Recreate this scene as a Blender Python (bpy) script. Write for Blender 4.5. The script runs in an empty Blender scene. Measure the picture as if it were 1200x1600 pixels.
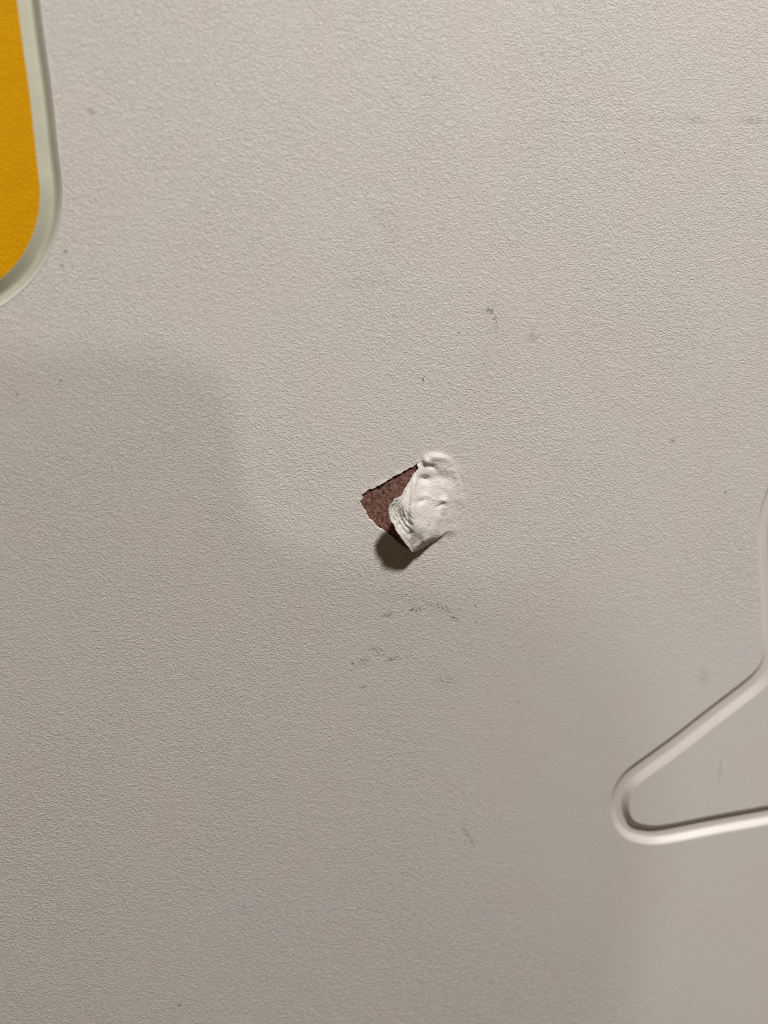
import bpy, math, random
import numpy as np
from mathutils import Vector, Matrix
from mathutils.geometry import delaunay_2d_cdt

random.seed(4)
rng = np.random.default_rng(11)
scene = bpy.context.scene
col = scene.collection

# ------------------------------------------------------------------ camera
UNIT = 0.00025            # one plan unit on the panel = 0.25 mm
DIST = 0.325
YAW, PITCH = math.radians(6.0), math.radians(7.0)
fwd = Vector((math.sin(YAW), 1.0, -math.tan(PITCH))).normalized()
cam_d = bpy.data.cameras.new('camera')
cam = bpy.data.objects.new('camera', cam_d)
col.objects.link(cam)
cam.location = -fwd * DIST
cam.rotation_euler = fwd.to_track_quat('-Z', 'Y').to_euler()
cam_d.sensor_fit = 'HORIZONTAL'
cam_d.sensor_width = 24.0
cam_d.lens = 26.0
cam_d.clip_start = 0.005
cam_d.clip_end = 50
cam_d.dof.use_dof = True
cam_d.dof.focus_distance = DIST
cam_d.dof.aperture_fstop = 2.0
scene.camera = cam

# ------------------------------------------------------------------ world: dim warm room
w = bpy.data.worlds.new('World')
scene.world = w
w.use_nodes = True
bg = w.node_tree.nodes['Background']
bg.inputs[0].default_value = (1.0, 0.68, 0.42, 1)
bg.inputs[1].default_value = 0.085

# ------------------------------------------------------------------ lamps
def aim(o, target):
    o.rotation_euler = (Vector(target) - o.location).to_track_quat('-Z', 'Y').to_euler()

def area(name, loc, target, size, watts, colr):
    d = bpy.data.lights.new(name, 'AREA')
    d.shape = 'DISK'; d.size = size; d.energy = watts; d.color = colr
    o = bpy.data.objects.new(name, d); col.objects.link(o)
    o.location = loc; aim(o, target)
    return o

def spot(name, loc, target, radius, watts, colr, ang, blend):
    d = bpy.data.lights.new(name, 'SPOT')
    d.energy = watts; d.color = colr; d.shadow_soft_size = radius
    d.spot_size = math.radians(ang); d.spot_blend = blend
    o = bpy.data.objects.new(name, d); col.objects.link(o)
    o.location = loc; aim(o, target)
    return o

KEY = area('ceiling_lamp', (0.56, -1.35, 2.00), (0.02, 0, 0.0), 0.28, 71.0, (1.0, 0.955, 0.925))
REAR_POS = (0.84, -2.02, 3.00)
REAR = spot('added_rear_lamp', REAR_POS, (0, 0, 0), 0.0020, 118.0, (1.0, 0.955, 0.925), 40.0, 0.3)  # added unseen lamp; the blocker plate keeps its light off part of the panel
tag_rear = ('added unseen lamp high on the right behind the viewer, partly blocked to shade the panel', 'lamp')

scene.view_settings.view_transform = 'Standard'
scene.view_settings.look = 'None'
scene.view_settings.gamma = 1.0
scene.view_settings.exposure = 0.05
scene.cycles.use_denoising = False
scene.cycles.sample_clamp_indirect = 0.8
scene.cycles.sample_clamp_direct = 2.5
scene.cycles.caustics_reflective = False
scene.cycles.filter_width = 1.15
scene.cycles.use_adaptive_sampling = False

# ------------------------------------------------------------------ plan coordinates
# The panel stands upright in the plane y = 0.  Its plan is measured in a 1200 x 1600 sheet of
# survey units (u right, v down); height h is in 0.25 mm units out of the panel (towards -y).
R = cam.rotation_euler.to_matrix()
CAM = np.array(cam.location)
RM = np.array([[R[i][j] for j in range(3)] for i in range(3)])
FPX = 26.0 / 24.0 * 1200.0

def world(u, v, h=0.0):
    u = np.asarray(u, float); v = np.asarray(v, float)
    h = np.broadcast_to(np.asarray(h, float), u.shape)
    d = np.stack([(u - 600) / FPX, -(v - 800) / FPX, -np.ones_like(u)], -1) @ RM.T
    t = (-h * UNIT - CAM[1]) / d[..., 1]
    return CAM + d * t[..., None]

def stand(u, v, h=0.0):
    """plan point moved straight out of (or into) the panel"""
    p = world(u, v, 0.0)
    p[..., 1] -= np.asarray(h, float) * UNIT
    return p

# ------------------------------------------------------------------ helpers
def tag(o, label=None, cat=None, kind=None):
    if label: o['label'] = label
    if cat: o['category'] = cat
    if kind: o['kind'] = kind

def build(name, P, faces, mat, parent, uv, smooth=True):
    """P world points, uv flat sheet position of every point in millimetres."""
    me = bpy.data.meshes.new(name)
    me.from_pydata([tuple(p) for p in P], [], [tuple(int(i) for i in f) for f in faces])
    lay = me.uv_layers.new(name='sheet')
    vi = np.empty(len(me.loops), dtype=np.int32)
    me.loops.foreach_get('vertex_index', vi)
    lay.data.foreach_set('uv', np.asarray(uv, np.float32)[vi].ravel())
    me.polygons.foreach_set('use_smooth', [smooth] * len(me.polygons))
    me.materials.append(mat)
    me.validate(); me.update()
    o = bpy.data.objects.new(name, me)
    col.objects.link(o)
    o.parent = parent
    return o

def flat_uv(u, v):
    p = world(u, v, 0.0)
    return np.stack([p[..., 0], p[..., 2]], -1) * 1000.0

def spline(pts, closed=True, step=4.0):
    """Catmull-Rom curve through the points, sampled about every `step`."""
    P = np.array(pts, float)
    n = len(P); out = []
    rngi = range(n) if closed else range(n - 1)
    for i in rngi:
        if closed:
            p0, p1, p2, p3 = P[(i - 1) % n], P[i], P[(i + 1) % n], P[(i + 2) % n]
        else:
            p0, p1, p2, p3 = P[max(i - 1, 0)], P[i], P[i + 1], P[min(i + 2, n - 1)]
        # centripetal
        t0 = 0.0
        t1 = t0 + max(np.linalg.norm(p1 - p0), 1e-6) ** .5
        t2 = t1 + max(np.linalg.norm(p2 - p1), 1e-6) ** .5
        t3 = t2 + max(np.linalg.norm(p3 - p2), 1e-6) ** .5
        m = max(2, int(round(np.linalg.norm(p2 - p1) / step)))
        for k in range(m):
            t = t1 + (t2 - t1) * k / m
            A1 = (t1 - t) / (t1 - t0) * p0 + (t - t0) / (t1 - t0) * p1
            A2 = (t2 - t) / (t2 - t1) * p1 + (t - t1) / (t2 - t1) * p2
            A3 = (t3 - t) / (t3 - t2) * p2 + (t - t2) / (t3 - t2) * p3
            B1 = (t2 - t) / (t2 - t0) * A1 + (t - t0) / (t2 - t0) * A2
            B2 = (t3 - t) / (t3 - t1) * A2 + (t - t1) / (t3 - t1) * A3
            out.append((t2 - t) / (t2 - t1) * B1 + (t - t1) / (t2 - t1) * B2)
    if not closed: out.append(P[-1])
    return np.array(out)

def even(loop, step):
    """resample a closed loop evenly"""
    L = np.vstack([loop, loop[:1]])
    s = np.r_[0, np.cumsum(np.linalg.norm(np.diff(L, axis=0), axis=1))]
    n = int(s[-1] / step)
    t = np.linspace(0, s[-1], n, endpoint=False)
    return np.stack([np.interp(t, s, L[:, 0]), np.interp(t, s, L[:, 1])], -1)

def relax(loop, it):
    for _ in range(it):
        loop = 0.5 * loop + 0.25 * (np.roll(loop, 1, 0) + np.roll(loop, -1, 0))
    return loop

def inward(loop):
    t = np.roll(loop, -1, 0) - np.roll(loop, 1, 0)
    t /= np.linalg.norm(t, axis=1)[:, None]
    a = 0.5 * np.sum(loop[:, 0] * np.roll(loop[:, 1], -1) - np.roll(loop[:, 0], -1) * loop[:, 1])
    n = np.stack([-t[:, 1], t[:, 0]], -1)
    return n if a > 0 else -n

def inside(poly, pts):
    x, y = pts[:, 0], pts[:, 1]
    c = np.zeros(len(pts), bool)
    x0, y0 = poly[-1]
    for x1, y1 in poly:
        k = ((y1 > y) != (y0 > y))
        if y0 != y1:
            c ^= k & (x < (x0 - x1) * (y - y1) / (y0 - y1) + x1)
        x0, y0 = x1, y1
    return c

def seg_dist(poly, pts, closed=False):
    """distance of the points to a polyline"""
    A = np.array(poly, float)
    B = np.roll(A, -1, 0) if closed else A[1:]
    if not closed: A = A[:-1]
    best = np.full(len(pts), 1e9)
    for a, b in zip(A, B):
        d = b - a
        t = np.clip(((pts - a) @ d) / max(d @ d, 1e-9), 0, 1)
        best = np.minimum(best, np.linalg.norm(pts - (a + t[:, None] * d), axis=1))
    return best

def triangulate(loops, extra, keep):
    """constrained triangulation of loops + loose points; keep(centroids) -> mask"""
    V, E = [], []
    for L in loops:
        b = len(V); n = len(L)
        V += [Vector((float(x), float(y))) for x, y in L]
        E += [(b + i, b + (i + 1) % n) for i in range(n)]
    V += [Vector((float(x), float(y))) for x, y in extra]
    vo, eo, fo, ov, oe, of = delaunay_2d_cdt(V, E, [], 0, 1e-5)
    vo = np.array([(a.x, a.y) for a in vo])
    fo = np.array([f for f in fo])
    c = vo[fo].mean(1)
    fo = fo[keep(c)]
    used = np.unique(fo)
    remap = -np.ones(len(vo), int); remap[used] = np.arange(len(used))
    # map of original vertices to the output
    omap = {}
    for i, src in enumerate(ov):
        for s in src: omap[s] = remap[i]
    return vo[used], remap[fo], omap

def orient(P, F):
    """make faces look towards -y (out of the panel)"""
    a, b, c = P[F[:, 0]], P[F[:, 1]], P[F[:, 2]]
    ny = np.cross(b - a, c - a)[:, 1]
    F = F.copy(); bad = ny > 0
    F[bad] = F[bad][:, ::-1]
    return F

def sstep(x, a, b):
    t = np.clip((x - a) / (b - a), 0, 1)
    return t * t * (3 - 2 * t)

# value noise on a plane for crumples
def vnoise(p, scale, seed):
    r = np.random.default_rng(seed)
    T = r.random((256, 256)) * 2 - 1
    q = p / scale
    i = np.floor(q).astype(int); f = q - i; f = f * f * (3 - 2 * f)
    g = lambda dx, dy: T[(i[:, 0] + dx) % 256, (i[:, 1] + dy) % 256]
    return (g(0, 0) * (1 - f[:, 0]) + g(1, 0) * f[:, 0]) * (1 - f[:, 1]) + (g(0, 1) * (1 - f[:, 0]) + g(1, 1) * f[:, 0]) * f[:, 1]

# ------------------------------------------------------------------ materials
class NT:
    def __init__(s, name):
        s.m = bpy.data.materials.new(name); s.m.use_nodes = True
        s.t = s.m.node_tree; s.n = s.t.nodes; s.l = s.t.links
        s.b = s.n['Principled BSDF']
        uv = s.n.new('ShaderNodeUVMap'); uv.uv_map = 'sheet'; s.uv = uv.outputs[0]
    def link(s, a, b): s.l.new(a, b)
    def noise(s, scale, detail=2, rough=0.5, dist=0.0, vec=None):
        n = s.n.new('ShaderNodeTexNoise')
        n.inputs['Scale'].default_value = scale; n.inputs['Detail'].default_value = detail
        n.inputs['Roughness'].default_value = rough; n.inputs['Distortion'].default_value = dist
        s.link(vec or s.uv, n.inputs['Vector'])
        return n.outputs[0]
    def voronoi(s, scale, feat='SMOOTH_F1', vec=None):
        n = s.n.new('ShaderNodeTexVoronoi'); n.feature = feat
        n.inputs['Scale'].default_value = scale
        s.link(vec or s.uv, n.inputs['Vector'])
        return n.outputs['Distance']
    def mapping(s, loc=(0, 0, 0), rot=0.0, scale=(1, 1, 1), kind='POINT', vec=None):
        n = s.n.new('ShaderNodeMapping'); n.vector_type = kind
        n.inputs['Location'].default_value = loc
        n.inputs['Rotation'].default_value = (0, 0, rot)
        n.inputs['Scale'].default_value = scale
        s.link(vec or s.uv, n.inputs['Vector'])
        return n.outputs[0]
    def math(s, op, a, b=None, clamp=False):
        n = s.n.new('ShaderNodeMath'); n.operation = op; n.use_clamp = clamp
        for i, x in enumerate((a, b)):
            if x is None: continue
            if isinstance(x, (int, float)): n.inputs[i].default_value = x
            else: s.link(x, n.inputs[i])
        return n.outputs[0]
    def rng(s, x, a, b, c=0.0, d=1.0, smooth=True):
        n = s.n.new('ShaderNodeMapRange')
        if smooth: n.interpolation_type = 'SMOOTHSTEP'
        s.link(x, n.inputs[0])
        for i, v in enumerate((a, b, c, d)): n.inputs[1 + i].default_value = v
        return n.outputs[0]
    def mix(s, f, a, b):
        n = s.n.new('ShaderNodeMix'); n.data_type = 'RGBA'
        for sock, x in ((n.inputs[0], f), (n.inputs[6], a), (n.inputs[7], b)):
            if hasattr(x, 'links'): s.link(x, sock)
            elif isinstance(x, (int, float)): sock.default_value = x
            else: sock.default_value = (*x, 1)
        return n.outputs[2]
    def bump(s, h, strength, dist, prev=None):
        n = s.n.new('ShaderNodeBump')
        n.inputs['Strength'].default_value = strength; n.inputs['Distance'].default_value = dist
        s.link(h, n.inputs['Height'])
        if prev is not None: s.link(prev, n.inputs['Normal'])
        return n.outputs[0]

def grain(t, amount, fade=False):
    """leather-like embossing of the vinyl skin, sheet millimetres"""
    p = t.mapping(scale=(0.70, 1.0, 1.0))
    a = t.noise(0.66, 1.0, 0.5, 1.3, vec=p)          # worm-like plump ridges
    c = t.noise(1.15, 1.0, 0.5, 0.8, vec=t.mapping((31, 12, 0), scale=(0.75, 1.0, 1.0)))
    ra = t.math('ABSOLUTE', t.math('SUBTRACT', a, 0.5))   # creases where the noise crosses its mean
    ra = t.rng(ra, 0.0, 0.16, 0.0, 1.0)
    rc = t.math('ABSOLUTE', t.math('SUBTRACT', c, 0.5))
    rc = t.rng(rc, 0.0, 0.20, 0.0, 1.0)
    h = t.math('ADD', t.math('MULTIPLY', ra, 0.55), t.math('MULTIPLY', rc, 0.35))
    # the embossing is a little uneven over the sheet
    k = t.rng(t.noise(0.02, 1), 0.3, 0.7, 0.88, 1.08)
    h = t.math('MULTIPLY', h, k)
    if fade:
        # stretched smoother where the sheet was drawn into the pointed groove at the lower right
        c = flat_uv(np.array(1150.0), np.array(1330.0))
        p = t.mapping((float(c[0]), float(c[1]), 0), math.radians(-38), (185.0, 110.0, 1), 'TEXTURE')
        g = t.n.new('ShaderNodeTexGradient'); g.gradient_type = 'SPHERICAL'
        t.link(p, g.inputs[0])
        h = t.math('MULTIPLY', h, t.rng(g.outputs['Fac'], 0.0, 0.62, 1.0, 0.22))
    return t.bump(h, 1.0, amount)

def mark(t, u, v, ru, rv, rot, fleck=0.0, seed=0.0, scale=1.1):
    """one stain: soft spot of half-axes ru x rv (survey units) at plan (u, v)"""
    c = flat_uv(np.array(u, float), np.array(v, float))
    p = t.mapping((float(c[0]), float(c[1]), 0), math.radians(rot), (ru * .25, rv * .25, 1), 'TEXTURE')
    g = t.n.new('ShaderNodeTexGradient'); g.gradient_type = 'SPHERICAL'
    t.link(p, g.inputs[0])
    f = t.rng(g.outputs['Fac'], 0.0, 0.75)
    if fleck > 0:
        key = 'fleck%g' % scale
        if not hasattr(t, key): setattr(t, key, t.noise(scale, 1.5, 0.6, 0.5))
        n = getattr(t, key)
        f = t.math('MULTIPLY', f, t.rng(n, fleck, fleck + 0.09))
    return f

def skin_material(name, amount, whiten=1.0, spotless=False):
    t = NT(name)
    big = t.noise(0.018, 2, 0.5, 0.4)
    base = t.mix(t.rng(big, 0.35, 0.65), (0.556, 0.528, 0.493), (0.552, 0.535, 0.496))
    tint = t.noise(0.026, 1, 0.5, 0.6, vec=t.mapping((40, 17, 0)))
    base = t.mix(t.rng(tint, 0.55, 0.78, 0, 0.55), base, (0.568, 0.520, 0.498))
    tint2 = t.noise(0.024, 1, 0.5, 0.6, vec=t.mapping((-90, 55, 0)))
    base = t.mix(t.rng(tint2, 0.56, 0.8, 0, 0.5), base, (0.550, 0.526, 0.522))
    # grime settled in the embossing
    D = (0.055, 0.045, 0.038)
    spots = [  # u, v, ru, rv, rot, fleck, strength
        (765, 485, 11, 6, -25, 0.42, .62), (774, 500, 5, 9, 0, 0.42, .5), (776, 516, 5, 9, 0, 0.5, .35),
        (717, 520, 2.6, 2.0, 30, 0, .75), (661, 593, 2.2, 5, 10, 0.0, .7), (646, 582, 2, 2, 0, 0, .6),
        (756, 568, 2, 2.4, 0, 0, .6), (833, 526, 14, 12, 0, 0.40, .22), (690, 355, 9, 7, 0, .45, .2),
        (1051, 688, 7, 5, 0, 0.38, .5), (1134, 769, 3.2, 2.6, 0, 0, .75), (95, 595, 3.2, 2.6, 0, 0, .65),
        (27, 616, 3.0, 3.0, 0, 0, .6), (102, 393, 4.5, 3.8, -20, 0, .6), (97, 415, 4, 3.6, 0, 0, .42),
        (281, 1570, 3.4, 3.0, 0, 0, .8), (143, 174, 10, 7, -30, .40, .35), (1176, 188, 26, 9, 0, .42, .18),
        (1085, 188, 20, 9, 0, .45, .2), (680, 120, 8, 6, 0, .45, .2),
        (710, 966, 12, 4, -28, 0.46, .9), (690, 950, 34, 10, -22, 0.53, .75), (650, 953, 16, 5, 4, 0.44, .8),
        (605, 961, 15, 6, 18, 0.49, .65), (640, 935, 60, 16, -8, 0.59, .6), (743, 947, 2, 1.8, 0, 0, .8),
        (743, 972, 2, 1.8, 0, 0, .75), (590, 1017, 24, 10, -20, 0.53, .6), (624, 1013, 5, 3.5, 0, 0.42, .8),
        (614, 1029, 14, 5, 16, 0.46, .7), (568, 1034, 18, 10, 0, 0.52, .7), (551, 1037, 3.4, 3, 0, 0, .7),
        (698, 1062, 34, 13, 4, 0.54, .6), (568, 1073, 9, 4, 10, 0.38, .35), (812, 1098, 14, 6, -20, .5, .22),
        (728, 1300, 5, 26, 31, 0.36, .20), (738, 1316, 5, 7, 31, 0.3, .22), (1100, 1058, 16, 20, 0, .38, .13),
        (663, 818, 2.2, 2.2, 0, 0, .8),
        (560, 885, 60, 40, 0, .66, .35), (470, 930, 60, 30, 0, .68, .3), (900, 700, 90, 60, 0, .69, .25),
        (1125, 1205, 4, 34, -3, .3, .16),
        (602, 335, 30, 26, 0, .44, .10), (615, 368, 20, 26, 20, .44, .10), (575, 440, 60, 18, 6, .44, .10), (770, 545, 50, 90, 0, .44, .06),
        (1040, 186, 190, 5, 0, .36, .07), (1190, 190, 30, 7, 0, .36, .10), (860, 190, 70, 6, 3, .40, .05),
    ]
    if spotless: spots = [x for x in spots if x[:2] == (663, 818)]
    if whiten > 1.0:
        at = t.n.new('ShaderNodeAttribute'); at.attribute_name = 'stretch'
        base = t.mix(t.math('MULTIPLY', at.outputs['Fac'], 0.45), base, (0.74, 0.72, 0.68))     # stretched vinyl turns whiter
    for i, (u, v, ru, rv, ro, fl, st) in enumerate(spots):
        f = mark(t, u, v, ru, rv, ro, fl, i * 3.7, 1.5 if fl > .45 else 0.7)
        base = t.mix(t.math('MULTIPLY', f, st), base, D)
    t.link(base, t.b.inputs['Base Color'])
    t.b.inputs['Roughness'].default_value = 0.55
    t.b.inputs['Specular IOR Level'].default_value = 0.35
    t.link(grain(t, amount, True), t.b.inputs['Normal'])
    return t.m

GRAIN = 0.000175
M_skin = skin_material('vinyl_skin', GRAIN)
M_flap = skin_material('stretched_vinyl', GRAIN * 0.75, 1.2, True)

def simple_grain(name, c0, c1, amount, rough, spec=0.35):
    t = NT(name)
    base = t.mix(t.rng(t.noise(0.12, 3), 0.3, 0.7), c0, c1)
    t.link(base, t.b.inputs['Base Color'])
    t.b.inputs['Roughness'].default_value = rough
    t.b.inputs['Specular IOR Level'].default_value = spec
    t.link(grain(t, amount), t.b.inputs['Normal'])
    return t.m

M_groove = simple_grain('vinyl_groove', (0.53, 0.50, 0.47), (0.54, 0.512, 0.483), 0.00003, 0.42, 0.4)
M_edge_skin = simple_grain('vinyl_lip', (0.54, 0.515, 0.48), (0.56, 0.535, 0.50), 0.00003, 0.35, 0.5)
M_rim = simple_grain('pale_green_groove', (0.41, 0.412, 0.315), (0.44, 0.444, 0.345), 0.00003, 0.45)
M_yellow = simple_grain('yellow_print', (0.585, 0.285, 0.0), (0.62, 0.305, 0.0), 0.00012, 0.6, 0.08)

def board_material():
    t = NT('brown_fibreboard')
    p = t.mapping(scale=(1, 1, 1))
    a = t.noise(0.75, 4, 0.65, 0.6)
    b = t.noise(1.1, 3, 0.7, 1.6, vec=t.mapping(rot=0.6, scale=(0.45, 1, 1)))
    c = t.noise(0.35, 2, 0.5)
    base = t.mix(t.rng(a, 0.36, 0.64), (0.080, 0.038, 0.027), (0.24, 0.135, 0.104))
    base = t.mix(t.rng(b, 0.52, 0.62, 0, 0.8), base, (0.035, 0.014, 0.010))
    base = t.mix(t.rng(b, 0.44, 0.34, 0, 0.45), base, (0.30, 0.185, 0.15))
    base = t.mix(t.rng(c, 0.45, 0.7, 0, 0.35), base, (0.22, 0.115, 0.095))
    t.link(base, t.b.inputs['Base Color'])
    t.b.inputs['Roughness'].default_value = 0.85
    t.b.inputs['Specular IOR Level'].default_value = 0.15
    t.link(t.bump(t.math('ADD', a, t.math('MULTIPLY', b, -0.6)), 0.9, 0.00035), t.b.inputs['Normal'])
    return t.m
M_board = board_material()

def edge_material():
    t = NT('torn_vinyl_edge')
    base = t.mix(t.rng(t.noise(1.8, 3), 0.35, 0.65), (0.68, 0.65, 0.60), (0.76, 0.73, 0.69))
    t.link(base, t.b.inputs['Base Color'])
    t.b.inputs['Roughness'].default_value = 0.7
    return t.m
M_edge = edge_material()

# ------------------------------------------------------------------ the panel
panel = bpy.data.objects.new('moulded_panel', None)
col.objects.link(panel)
panel.empty_display_size = 0.05
tag(panel, 'off-white grained vinyl panel with a torn flap over brown board and rounded grooves', 'panel', 'thing')

# --- outlines on the plan
yellow_outer = [(64, 0), (72, 62), (83, 141), (94, 244), (98.5, 281), (99.5, 309), (95, 347), (84, 384), (62, 425),
                (31, 459), (0, 481), (-45, 500), (-110, 511), (-190, 508), (-235, 480), (-262, 430), (-275, 340),
                (-285, 100), (-285, -150), (-270, -215), (-220, -240), (-60, -245), (0, -238), (30, -215), (45, -160), (54, -80)]
shape_outer = [(1200, 757), (1190, 782), (1184, 804), (1182, 830), (1185.5, 900), (1190, 975), (1192.5, 1012),
               (1190, 1032), (1180, 1047), (1165, 1060), (1110, 1102), (1050, 1149), (1002, 1184), (974, 1205), (957, 1231), (951.5, 1261),
               (957.5, 1290), (976, 1312), (1000, 1319), (1020, 1322), (1046, 1319), (1117, 1305), (1200, 1290), (1330, 1266),
               (1420, 1250), (1470, 1220), (1490, 1160), (1490, 900), (1480, 720), (1450, 660), (1390, 640), (1290, 650), (1230, 695)]
def make_loop(pts, it=6):
    return relax(even(spline(pts, True, 3.0), 4.0), it)
yo = make_loop(yellow_outer); so = make_loop(shape_outer, 16)

def groove(loop, profile, name, mat, parent):
    n = inward(loop)
    rings, uvs = [], []
    for d, h in profile:
        q = loop + n * d
        q = relax(q, 2) if 4 < d < profile[-1][0] else q
        rings.append(stand(q[:, 0], q[:, 1], h)); uvs.append(flat_uv(q[:, 0], q[:, 1]))
    N = len(loop); F = []
    for r in range(len(rings) - 1):
        for i in range(N):
            j = (i + 1) % N
            F.append((r * N + i, r * N + j, (r + 1) * N + j, (r + 1) * N + i))
    P = np.vstack(rings)
    a, b, c = P[F[0][0]], P[F[0][1]], P[F[0][2]]
    if np.cross(b - a, c - a)[1] > 0: F = [f[::-1] for f in F]
    o = build(name, P, F, mat, parent, np.vstack(uvs))
    return o, loop + n * profile[-1][0]

def prof(knots, n):
    k = np.array(knots, float)
    s = spline(k, False, (k[-1, 0] - k[0, 0]) / n)
    return [tuple(x) for x in s]

P_l = prof([(0, 0), (1.1, .75), (2.4, .3), (4, -1.1), (8, -3.6)], 12)
P_y = prof([(8, -3.6), (13, -7.2), (17.5, -9.2), (21, -8.7), (28, -5.0), (34, -1.5), (36, -.4), (37, 0)], 30)
P_s = prof([(0, 0), (1.2, -.25), (2.8, -1.5), (8.4, -7.8), (10, -9.2), (12, -9.7), (16, -9.8), (20, -9.7), (22, -9.2), (23.6, -7.8), (29.2, -1.5), (30.8, -.25), (32, 0)], 34)

# --- tear outline, flat position of the torn edge (top end, round the tip, to the bottom end)
tear = [(655, 721), (648, 727), (640, 731), (629, 737), (619, 742), (608, 749), (598, 755), (588, 760), (584, 763), (577, 764), (571, 768),
        (566, 772), (566, 778), (563, 785), (566, 793), (570, 798), (575, 808), (581, 815), (588, 822), (593, 826), (599, 829), (606, 834),
        (614, 841), (622, 848), (634, 856), (648, 860), (660, 859), (673, 854)]
arc = [(673, 854), (690, 852), (706, 845), (720, 830), (730, 806), (734, 780), (731, 752), (722, 728), (706, 711), (688, 702), (668, 703), (657, 711), (655, 721)]
tear_c = spline(tear, False, 1.0)
arc_c = spline(arc, False, 2.5)
# ragged edge
tn = np.gradient(tear_c, axis=0); tn /= np.linalg.norm(tn, axis=1)[:, None]
nn = np.stack([-tn[:, 1], tn[:, 0]], -1)
jag = vnoise(tear_c, 4.0, 3) * 0.9 + vnoise(tear_c, 1.8, 5) * 0.7
jag *= np.minimum(1, np.minimum(np.arange(len(tear_c)), np.arange(len(tear_c))[::-1]) / 6.0)
tear_j = tear_c + nn * jag[:, None]
flap_loop = np.vstack([tear_j, arc_c[1:-1]])

# --- vinyl skin: flat sheet with the two groove outlines and the tear cut out
U0, V0, U1, V1 = -900, -800, 2150, 2450
frame = np.array([(U0, V0), (U1, V0), (U1, V1), (U0, V1)], float)
gx, gy = np.meshgrid(np.arange(540, 760, 2.0), np.arange(690, 885, 2.0))
g = np.stack([gx.ravel(), gy.ravel()], -1) + rng.uniform(-.3, .3, (gx.size, 2))
dl = seg_dist(flap_loop, g, True)
g = g[(~inside(flap_loop, g)) & (dl > 1.2) & (dl < 45)]
# coarse points so that the sheet has no slivers
cx, cy = np.meshgrid(np.arange(U0 + 30, U1, 60.0), np.arange(V0 + 30, V1, 60.0))
cg = np.stack([cx.ravel(), cy.ravel()], -1) + rng.uniform(-8, 8, (cx.size, 2))
ok = ~inside(yo, cg) & ~inside(so, cg) & (seg_dist(flap_loop, cg, True) > 60) & (seg_dist(yo, cg, True) > 6) & (seg_dist(so, cg, True) > 6)
cg = cg[ok]
vs, fs, om = triangulate([frame, yo, so, flap_loop], np.vstack([g, cg]),
                         lambda c: ~inside(yo, c) & ~inside(so, c) & ~inside(flap_loop, c) & inside(frame, c))
dt = seg_dist(tear_j, vs)
# the torn edge curls up a hair along the upper side and the tip
side = np.clip((800 - vs[:, 1]) / 25.0, 0, 1) * np.clip((668 - vs[:, 0]) / 14.0, 0, 1)
lip = 1.5 * np.exp(-(dt / 3.2) ** 2) * side * (0.6 + 0.6 * vnoise(vs, 9, 8))
hs = lip
P = stand(vs[:, 0], vs[:, 1], hs)
skin = build('vinyl_skin', P, orient(P, fs), M_skin, panel, flat_uv(vs[:, 0], vs[:, 1]))
tag(skin, 'flat off-white vinyl skin with fine leather-like embossing')

# cut face of the skin down to the board
BOARD_H = -2.6
nt = len(tear_j)
top = [om[4 + len(yo) + len(so) + i] for i in range(nt)]
rim_top = P[top]
tin = tear_j + inward(flap_loop)[:nt] * 1.0
rim_bot = stand(tin[:, 0], tin[:, 1], BOARD_H - 0.2)
uvt = flat_uv(tear_j[:, 0], tear_j[:, 1])
RP = np.vstack([rim_top, rim_bot])
RF = [(i, i + 1, nt + i + 1, nt + i) for i in range(nt - 1)]
rim = build('torn_edge', RP, RF, M_edge, skin, np.vstack([uvt, uvt]))

# --- exposed board under the tear: a slab with thickness
bx0, by0, bx1, by1 = 535, 685, 765, 890
nx, ny = 90, 80
ux, vy = np.meshgrid(np.linspace(bx0, bx1, nx), np.linspace(by0, by1, ny))
bp = np.stack([ux.ravel(), vy.ravel()], -1)
hb = BOARD_H + 0.25 * vnoise(bp, 5, 21) + 0.2 * vnoise(bp, 2.6, 22)
PB = stand(bp[:, 0], bp[:, 1], hb)
FB = [(r * nx + c, (r + 1) * nx + c, (r + 1) * nx + c + 1, r * nx + c + 1) for r in range(ny - 1) for c in range(nx - 1)]
FB = [tuple(f) if np.cross(PB[f[1]] - PB[f[0]], PB[f[2]] - PB[f[0]])[1] < 0 else tuple(f[::-1]) for f in FB]
board = build('exposed_board', PB, FB, M_board, panel, flat_uv(bp[:, 0], bp[:, 1]))
tag(board, 'reddish brown fibreboard showing through the tear')
# core slab behind everything
cb = np.array([(U0, V0), (U1, V0), (U1, V1), (U0, V1)], float)
PC = np.vstack([stand(cb[:, 0], cb[:, 1], -18.0), stand(cb[:, 0], cb[:, 1], -60.0), stand(cb[:, 0], cb[:, 1], -0.4)])
FC = [(3, 2, 1, 0), (4, 5, 6, 7)] + [(8 + i, 8 + (i + 1) % 4, 4 + (i + 1) % 4, 4 + i) for i in range(4)]
core = build('board_core', PC, FC, M_board, panel, np.vstack([flat_uv(cb[:, 0], cb[:, 1])] * 3), False)

# --- torn flap: flat sheet piece bent out of the panel
gx, gy = np.meshgrid(np.arange(556, 740, 1.1), np.arange(696, 866, 1.1))
g = np.stack([gx.ravel(), gy.ravel()], -1) + rng.uniform(-.15, .15, (gx.size, 2))
g = g[inside(flap_loop, g) & (seg_dist(flap_loop, g, True) > 0.6)]
vf, ff, omf = triangulate([flap_loop], g, lambda c: inside(flap_loop, c))
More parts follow.
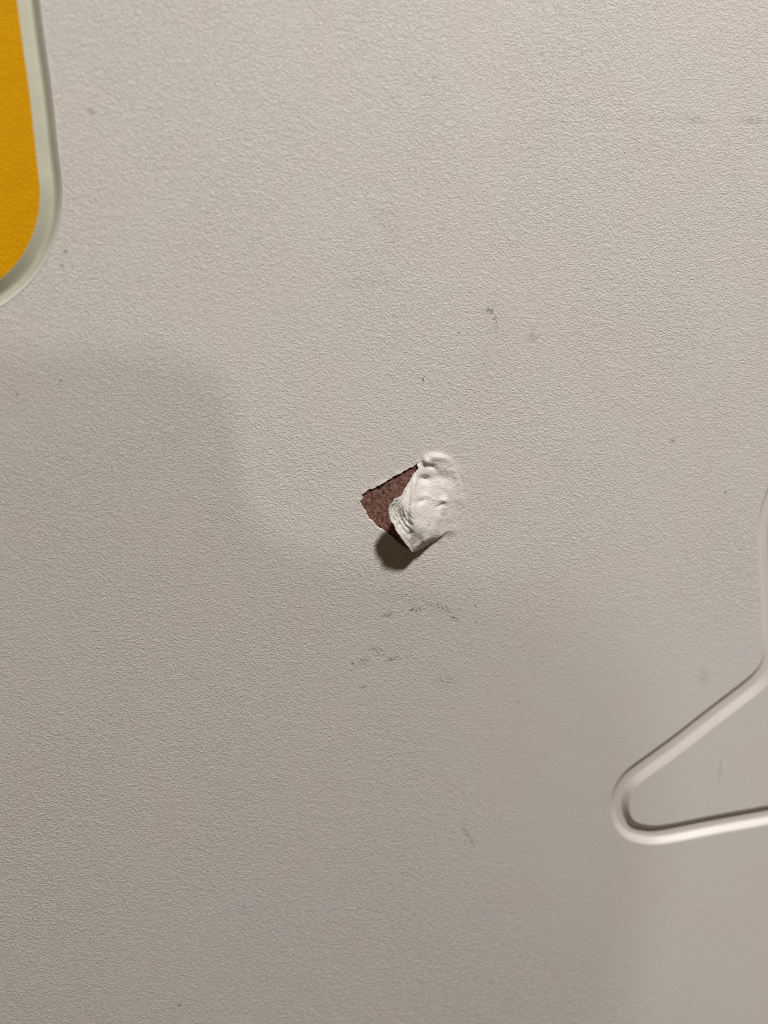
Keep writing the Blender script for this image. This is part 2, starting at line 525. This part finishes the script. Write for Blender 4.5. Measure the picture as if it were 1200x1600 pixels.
# control points: flat position -> plan position and height after bending
ctrl = [
    # free edge
    ((655, 721), (656, 721, 1)), ((640, 731), (655, 731, 9)), ((619, 742), (648, 739, 22)), ((598, 755), (639, 755, 37)),
    ((577, 764), (626, 775, 50)), ((566, 774), (616, 782, 56)), ((563, 785), (610, 790, 59)), ((570, 798), (608, 803, 58)),
    ((581, 815), (615, 819, 57)), ((593, 826), (622.5, 834, 55)), ((606, 836), (632, 849, 46)), ((616, 843), (643, 861, 32)),
    ((628, 852), (649, 861, 18)), ((640, 858), (656, 859, 8)), ((655, 860), (664, 857, 3)), ((673, 854), (673, 854, 1)),
    # body
    ((600, 785), (631, 791, 54)), ((612, 808), (633, 811, 54)), ((630, 768), (649, 770, 36)), ((638, 798), (650, 801, 46)),
    ((636, 828), (651, 833, 42)), ((660, 750), (666, 750, 11)), ((660, 783), (668, 784, 22)), ((660, 813), (668, 815, 28)),
    ((655, 841), (662, 843, 29)), ((676, 832), (681, 833, 16)), ((690, 825), (693, 827, 7)),
    ((680, 765), (684, 765, 9)), ((685, 790), (688, 790, 12)),
    ((706, 775), (707, 775, 5)), ((704, 808), (705, 808, 4)), ((688, 745), (689, 745, 6)),
    ((672, 722), (673, 721, 7)), ((690, 722), (691, 722, 4)), ((692, 848), (692, 848, 3)), ((708, 830), (709, 830, 4)),
]
for a in arc[1:-1]:
    ctrl.append((a, (a[0], a[1], 0)))
    ax = a[0] + (a[0] - 680) * .18; ay = a[1] + (a[1] - 780) * .18
    ctrl.append(((ax, ay), (ax, ay, 0)))
S = np.array([c[0] for c in ctrl], float)
T = np.array([c[1] for c in ctrl], float)
T[:, 2] *= 0.72
Dp = T - np.c_[S, np.zeros(len(S))]
def tps(r2):
    return np.where(r2 > 0, 0.5 * r2 * np.log(np.maximum(r2, 1e-12)), 0)
n = len(S)
K = tps(((S[:, None] - S[None]) ** 2).sum(-1)) + np.eye(n) * 25.0
Q = np.c_[np.ones(n), S]
Amat = np.block([[K, Q], [Q.T, np.zeros((3, 3))]])
W = np.linalg.solve(Amat, np.vstack([Dp, np.zeros((3, 3))]))
KK = tps(((vf[:, None] - S[None]) ** 2).sum(-1))
disp = KK @ W[:n] + np.c_[np.ones(len(vf)), vf] @ W[n:]
d_arc = seg_dist(arc_c, vf)
d_tear = seg_dist(tear_j, vf)
disp *= sstep(d_arc, 0, 13)[:, None]
X = vf[:, 0] + disp[:, 0]; Y = vf[:, 1] + disp[:, 1]; H = disp[:, 2].copy()
XY = np.stack([X, Y], -1)
soft = sstep(d_arc, 0, 10)
def bumpat(x, y, rx, ry, amp, rot=0.0):
    c, s = math.cos(math.radians(rot)), math.sin(math.radians(rot))
    dx, dy = X - x, Y - y
    a = (dx * c + dy * s) / rx; b = (-dx * s + dy * c) / ry
    return amp * np.exp(-(a * a + b * b))
low = np.array([(640, 868), (650, 860), (660, 853), (671, 846), (687, 838), (700, 828)], float)
sd = np.interp(X, low[:, 0], low[:, 1]) - Y                 # above the lower crease: positive
drop = sstep(sd, -6.0, 0.0)
ridge = 5.0 * (1 - sstep(X, 655, 690)) * np.exp(-((sd - 4) / 6.0) ** 2)
wl = sstep(X, 643, 650) * (1 - sstep(X, 694, 708))
H = (H + ridge * wl) * (1 - wl * (1 - (0.10 + 0.90 * drop)))
add = (bumpat(665, 721, 6, 5, 6.5) + bumpat(684, 715, 14, 6, 5.0, 6)           # swollen ridge at the end of the tear
       + bumpat(690, 745, 15, 8, -3.5, 14) + bumpat(679, 733, 6, 4, -2.5, 30) + bumpat(662, 748, 9, 5, -10.0, 5)   # dents below it
       + bumpat(673, 729, 6, 3, -4.0, -10)
       + bumpat(656, 784, 8, 4.5, -4.5, -20) + bumpat(694, 782, 6, 4.5, 4.5) + bumpat(688, 790, 7, 3, -2.5, -20)
       + bumpat(668, 775, 10, 4, 2.0, 25) + bumpat(687, 808, 5, 17, 2.2, 18)
       + bumpat(624, 808, 10, 25, -10.0, -24) * sstep(d_tear, 0, 7) + bumpat(623, 820, 3, 4, -2.8) + bumpat(629, 827, 3, 4, -2.8) + bumpat(640, 834, 4, 4, -3.2))
# fine ripples fanned along the free edge, below the tip
rip = np.sin(2 * math.pi * (d_tear + 2.6 * vnoise(vf, 15, 31) + 0.06 * (vf[:, 1] - 800)) / 7.4)
rmask = sstep(d_tear, 3, 9) * (1 - sstep(X, 638, 650)) * sstep(Y, 780, 805) * (1 - sstep(Y, 828, 846))
add += 1.7 * rip * rmask * np.clip(0.65 + 0.8 * vnoise(vf, 11, 37), 0, 1.3)
# long fold that runs down from the top of the tear
fx = X - np.interp(Y, [735, 760, 800, 845], [652, 646, 644, 648]) + 2.2 * vnoise(vf, 14, 61)
add += 4.0 * np.exp(-(fx / 4.5) ** 2) * sstep(Y, 738, 752) * (1 - sstep(Y, 815, 848))
add -= 3.0 * np.exp(-((fx + 8) / 3.6) ** 2) * sstep(Y, 745, 765) * (1 - sstep(Y, 800, 835))
# shallow crease inside the round outline of the blister
add -= 1.4 * np.exp(-((d_arc - 9) / 3.2) ** 2) * sstep(X, 700, 718) * np.clip(0.6 + vnoise(vf, 22, 51), 0, 1.4)
add += 0.9 * vnoise(vf, 13, 41) + 0.35 * vnoise(vf, 5, 43)
# crisp creases of the stiff sheet
wob = vf + 4.0 * np.stack([vnoise(vf, 17, 91), vnoise(vf, 17, 92)], -1)
add += 0.45 * np.clip(0.3 - np.abs(vnoise(wob, 30, 93)), 0, 1) / 0.3
add += 1.5 * np.exp(-(d_tear / 2.2) ** 2) * (1 - sstep(X, 645, 656)) * (0.7 + 0.6 * vnoise(vf, 7, 71))
H = np.maximum(H + 0.85 * add * soft, -1.0 * soft)
PF = world(X, Y, H)
FF = orient(world(vf[:, 0], vf[:, 1], 0), ff)
# vertex normals for the thickness
NV = np.zeros_like(PF)
fn = np.cross(PF[FF[:, 1]] - PF[FF[:, 0]], PF[FF[:, 2]] - PF[FF[:, 0]])
for k in range(3): np.add.at(NV, FF[:, k], fn)
NV /= np.maximum(np.linalg.norm(NV, axis=1), 1e-12)[:, None]
THK = 1.7 * UNIT * sstep(d_arc, 0, 8)
PBk = PF - NV * (THK + 1e-6)[:, None]
nf = len(vf)
uvf = flat_uv(vf[:, 0], vf[:, 1])
flap = build('torn_flap', PF, FF, M_flap, panel, uvf)
sa = flap.data.attributes.new('stretch', 'FLOAT', 'POINT')
sa.data.foreach_set('value', (sstep(d_arc, 8, 48) * np.clip(0.85 + 0.3 * vnoise(vf, 20, 81), 0, 1)).astype(np.float32))
tag(flap, 'crumpled flap of off-white vinyl lifted away from the brown hole')
te = [omf[i] for i in range(nt)]
back_f = [tuple(f[::-1]) for f in FF]
back = build('flap_underside', PBk, back_f, M_edge, flap, uvf)
EP = np.vstack([PF[te], PBk[te]])
EF = [(i, nt + i, nt + i + 1, i + 1) for i in range(nt - 1)]
build('torn_edge', EP, EF, M_edge, flap, np.vstack([uvf[te], uvf[te]]))

# --- added plate, unseen behind the viewer, outlined to cast a soft shadow lower left
blocker_pl = spline([(-420, 548), (0, 548), (180, 550), (285, 562), (342, 598), (366, 655), (374, 740), (400, 815), (480, 865), (600, 888), (730, 905), (860, 930),
                  (950, 978), (1000, 1060), (1022, 1180), (1022, 1350), (995, 1480), (950, 1620), (900, 1900), (200, 2000), (-420, 1900)], True, 25.0)
hp = world(blocker_pl[:, 0], blocker_pl[:, 1])
HF = (0.70 + 0.20 * sstep(blocker_pl[:, 0], 550, 950))[:, None]
hp = hp + (np.array(REAR_POS) - hp) * HF
nh = len(hp); hb2 = hp + np.array([0, -0.003, 0])
HPn = np.vstack([hp, hb2])
HFc = [tuple(range(nh)), tuple(range(2 * nh - 1, nh - 1, -1))] + [(i, nh + i, nh + (i + 1) % nh, (i + 1) % nh) for i in range(nh)]
def black_material():
    t = NT('blocker_black')
    t.link(t.mix(t.noise(0.2, 2), (0.02, 0.02, 0.02), (0.035, 0.033, 0.03)), t.b.inputs['Base Color'])
    t.b.inputs['Roughness'].default_value = 0.7
    return t.m
blocker = build('shadow_blocker', HPn, HFc, black_material(), None, np.zeros((2 * nh, 2)), False)
bpy.context.view_layer.update()
blocker.parent = REAR
tag(REAR, *tag_rear)
blocker.matrix_parent_inverse = REAR.matrix_world.inverted()

# --- yellow shape in its groove
g1, inner_y = groove(yo, P_y, 'groove', M_rim, panel)
lp, _ = groove(yo, P_l, 'groove_lip', M_edge_skin, g1)
tag(g1, 'pale grey-green groove around the yellow shape')
def face(name, loop, h, mat, parent):
    vv, f2, _ = triangulate([loop], np.zeros((0, 2)), lambda c: inside(loop, c))
    Pf = stand(vv[:, 0], vv[:, 1], h)
    return build(name, Pf, orient(Pf, f2), mat, parent, flat_uv(vv[:, 0], vv[:, 1]), False)
yf = face('yellow_face', inner_y, 0.0, M_yellow, panel)
tag(yf, 'raised golden yellow face with rounded corner')

# --- raised arrow-like shape in its groove
g2, inner_s = groove(so, P_s, 'groove', M_groove, panel)
tag(g2, 'smooth off-white groove around the pointed shape')
sf = face('raised_face', inner_s, 0.0, M_skin, panel)
tag(sf, 'raised off-white face inside the pointed groove')
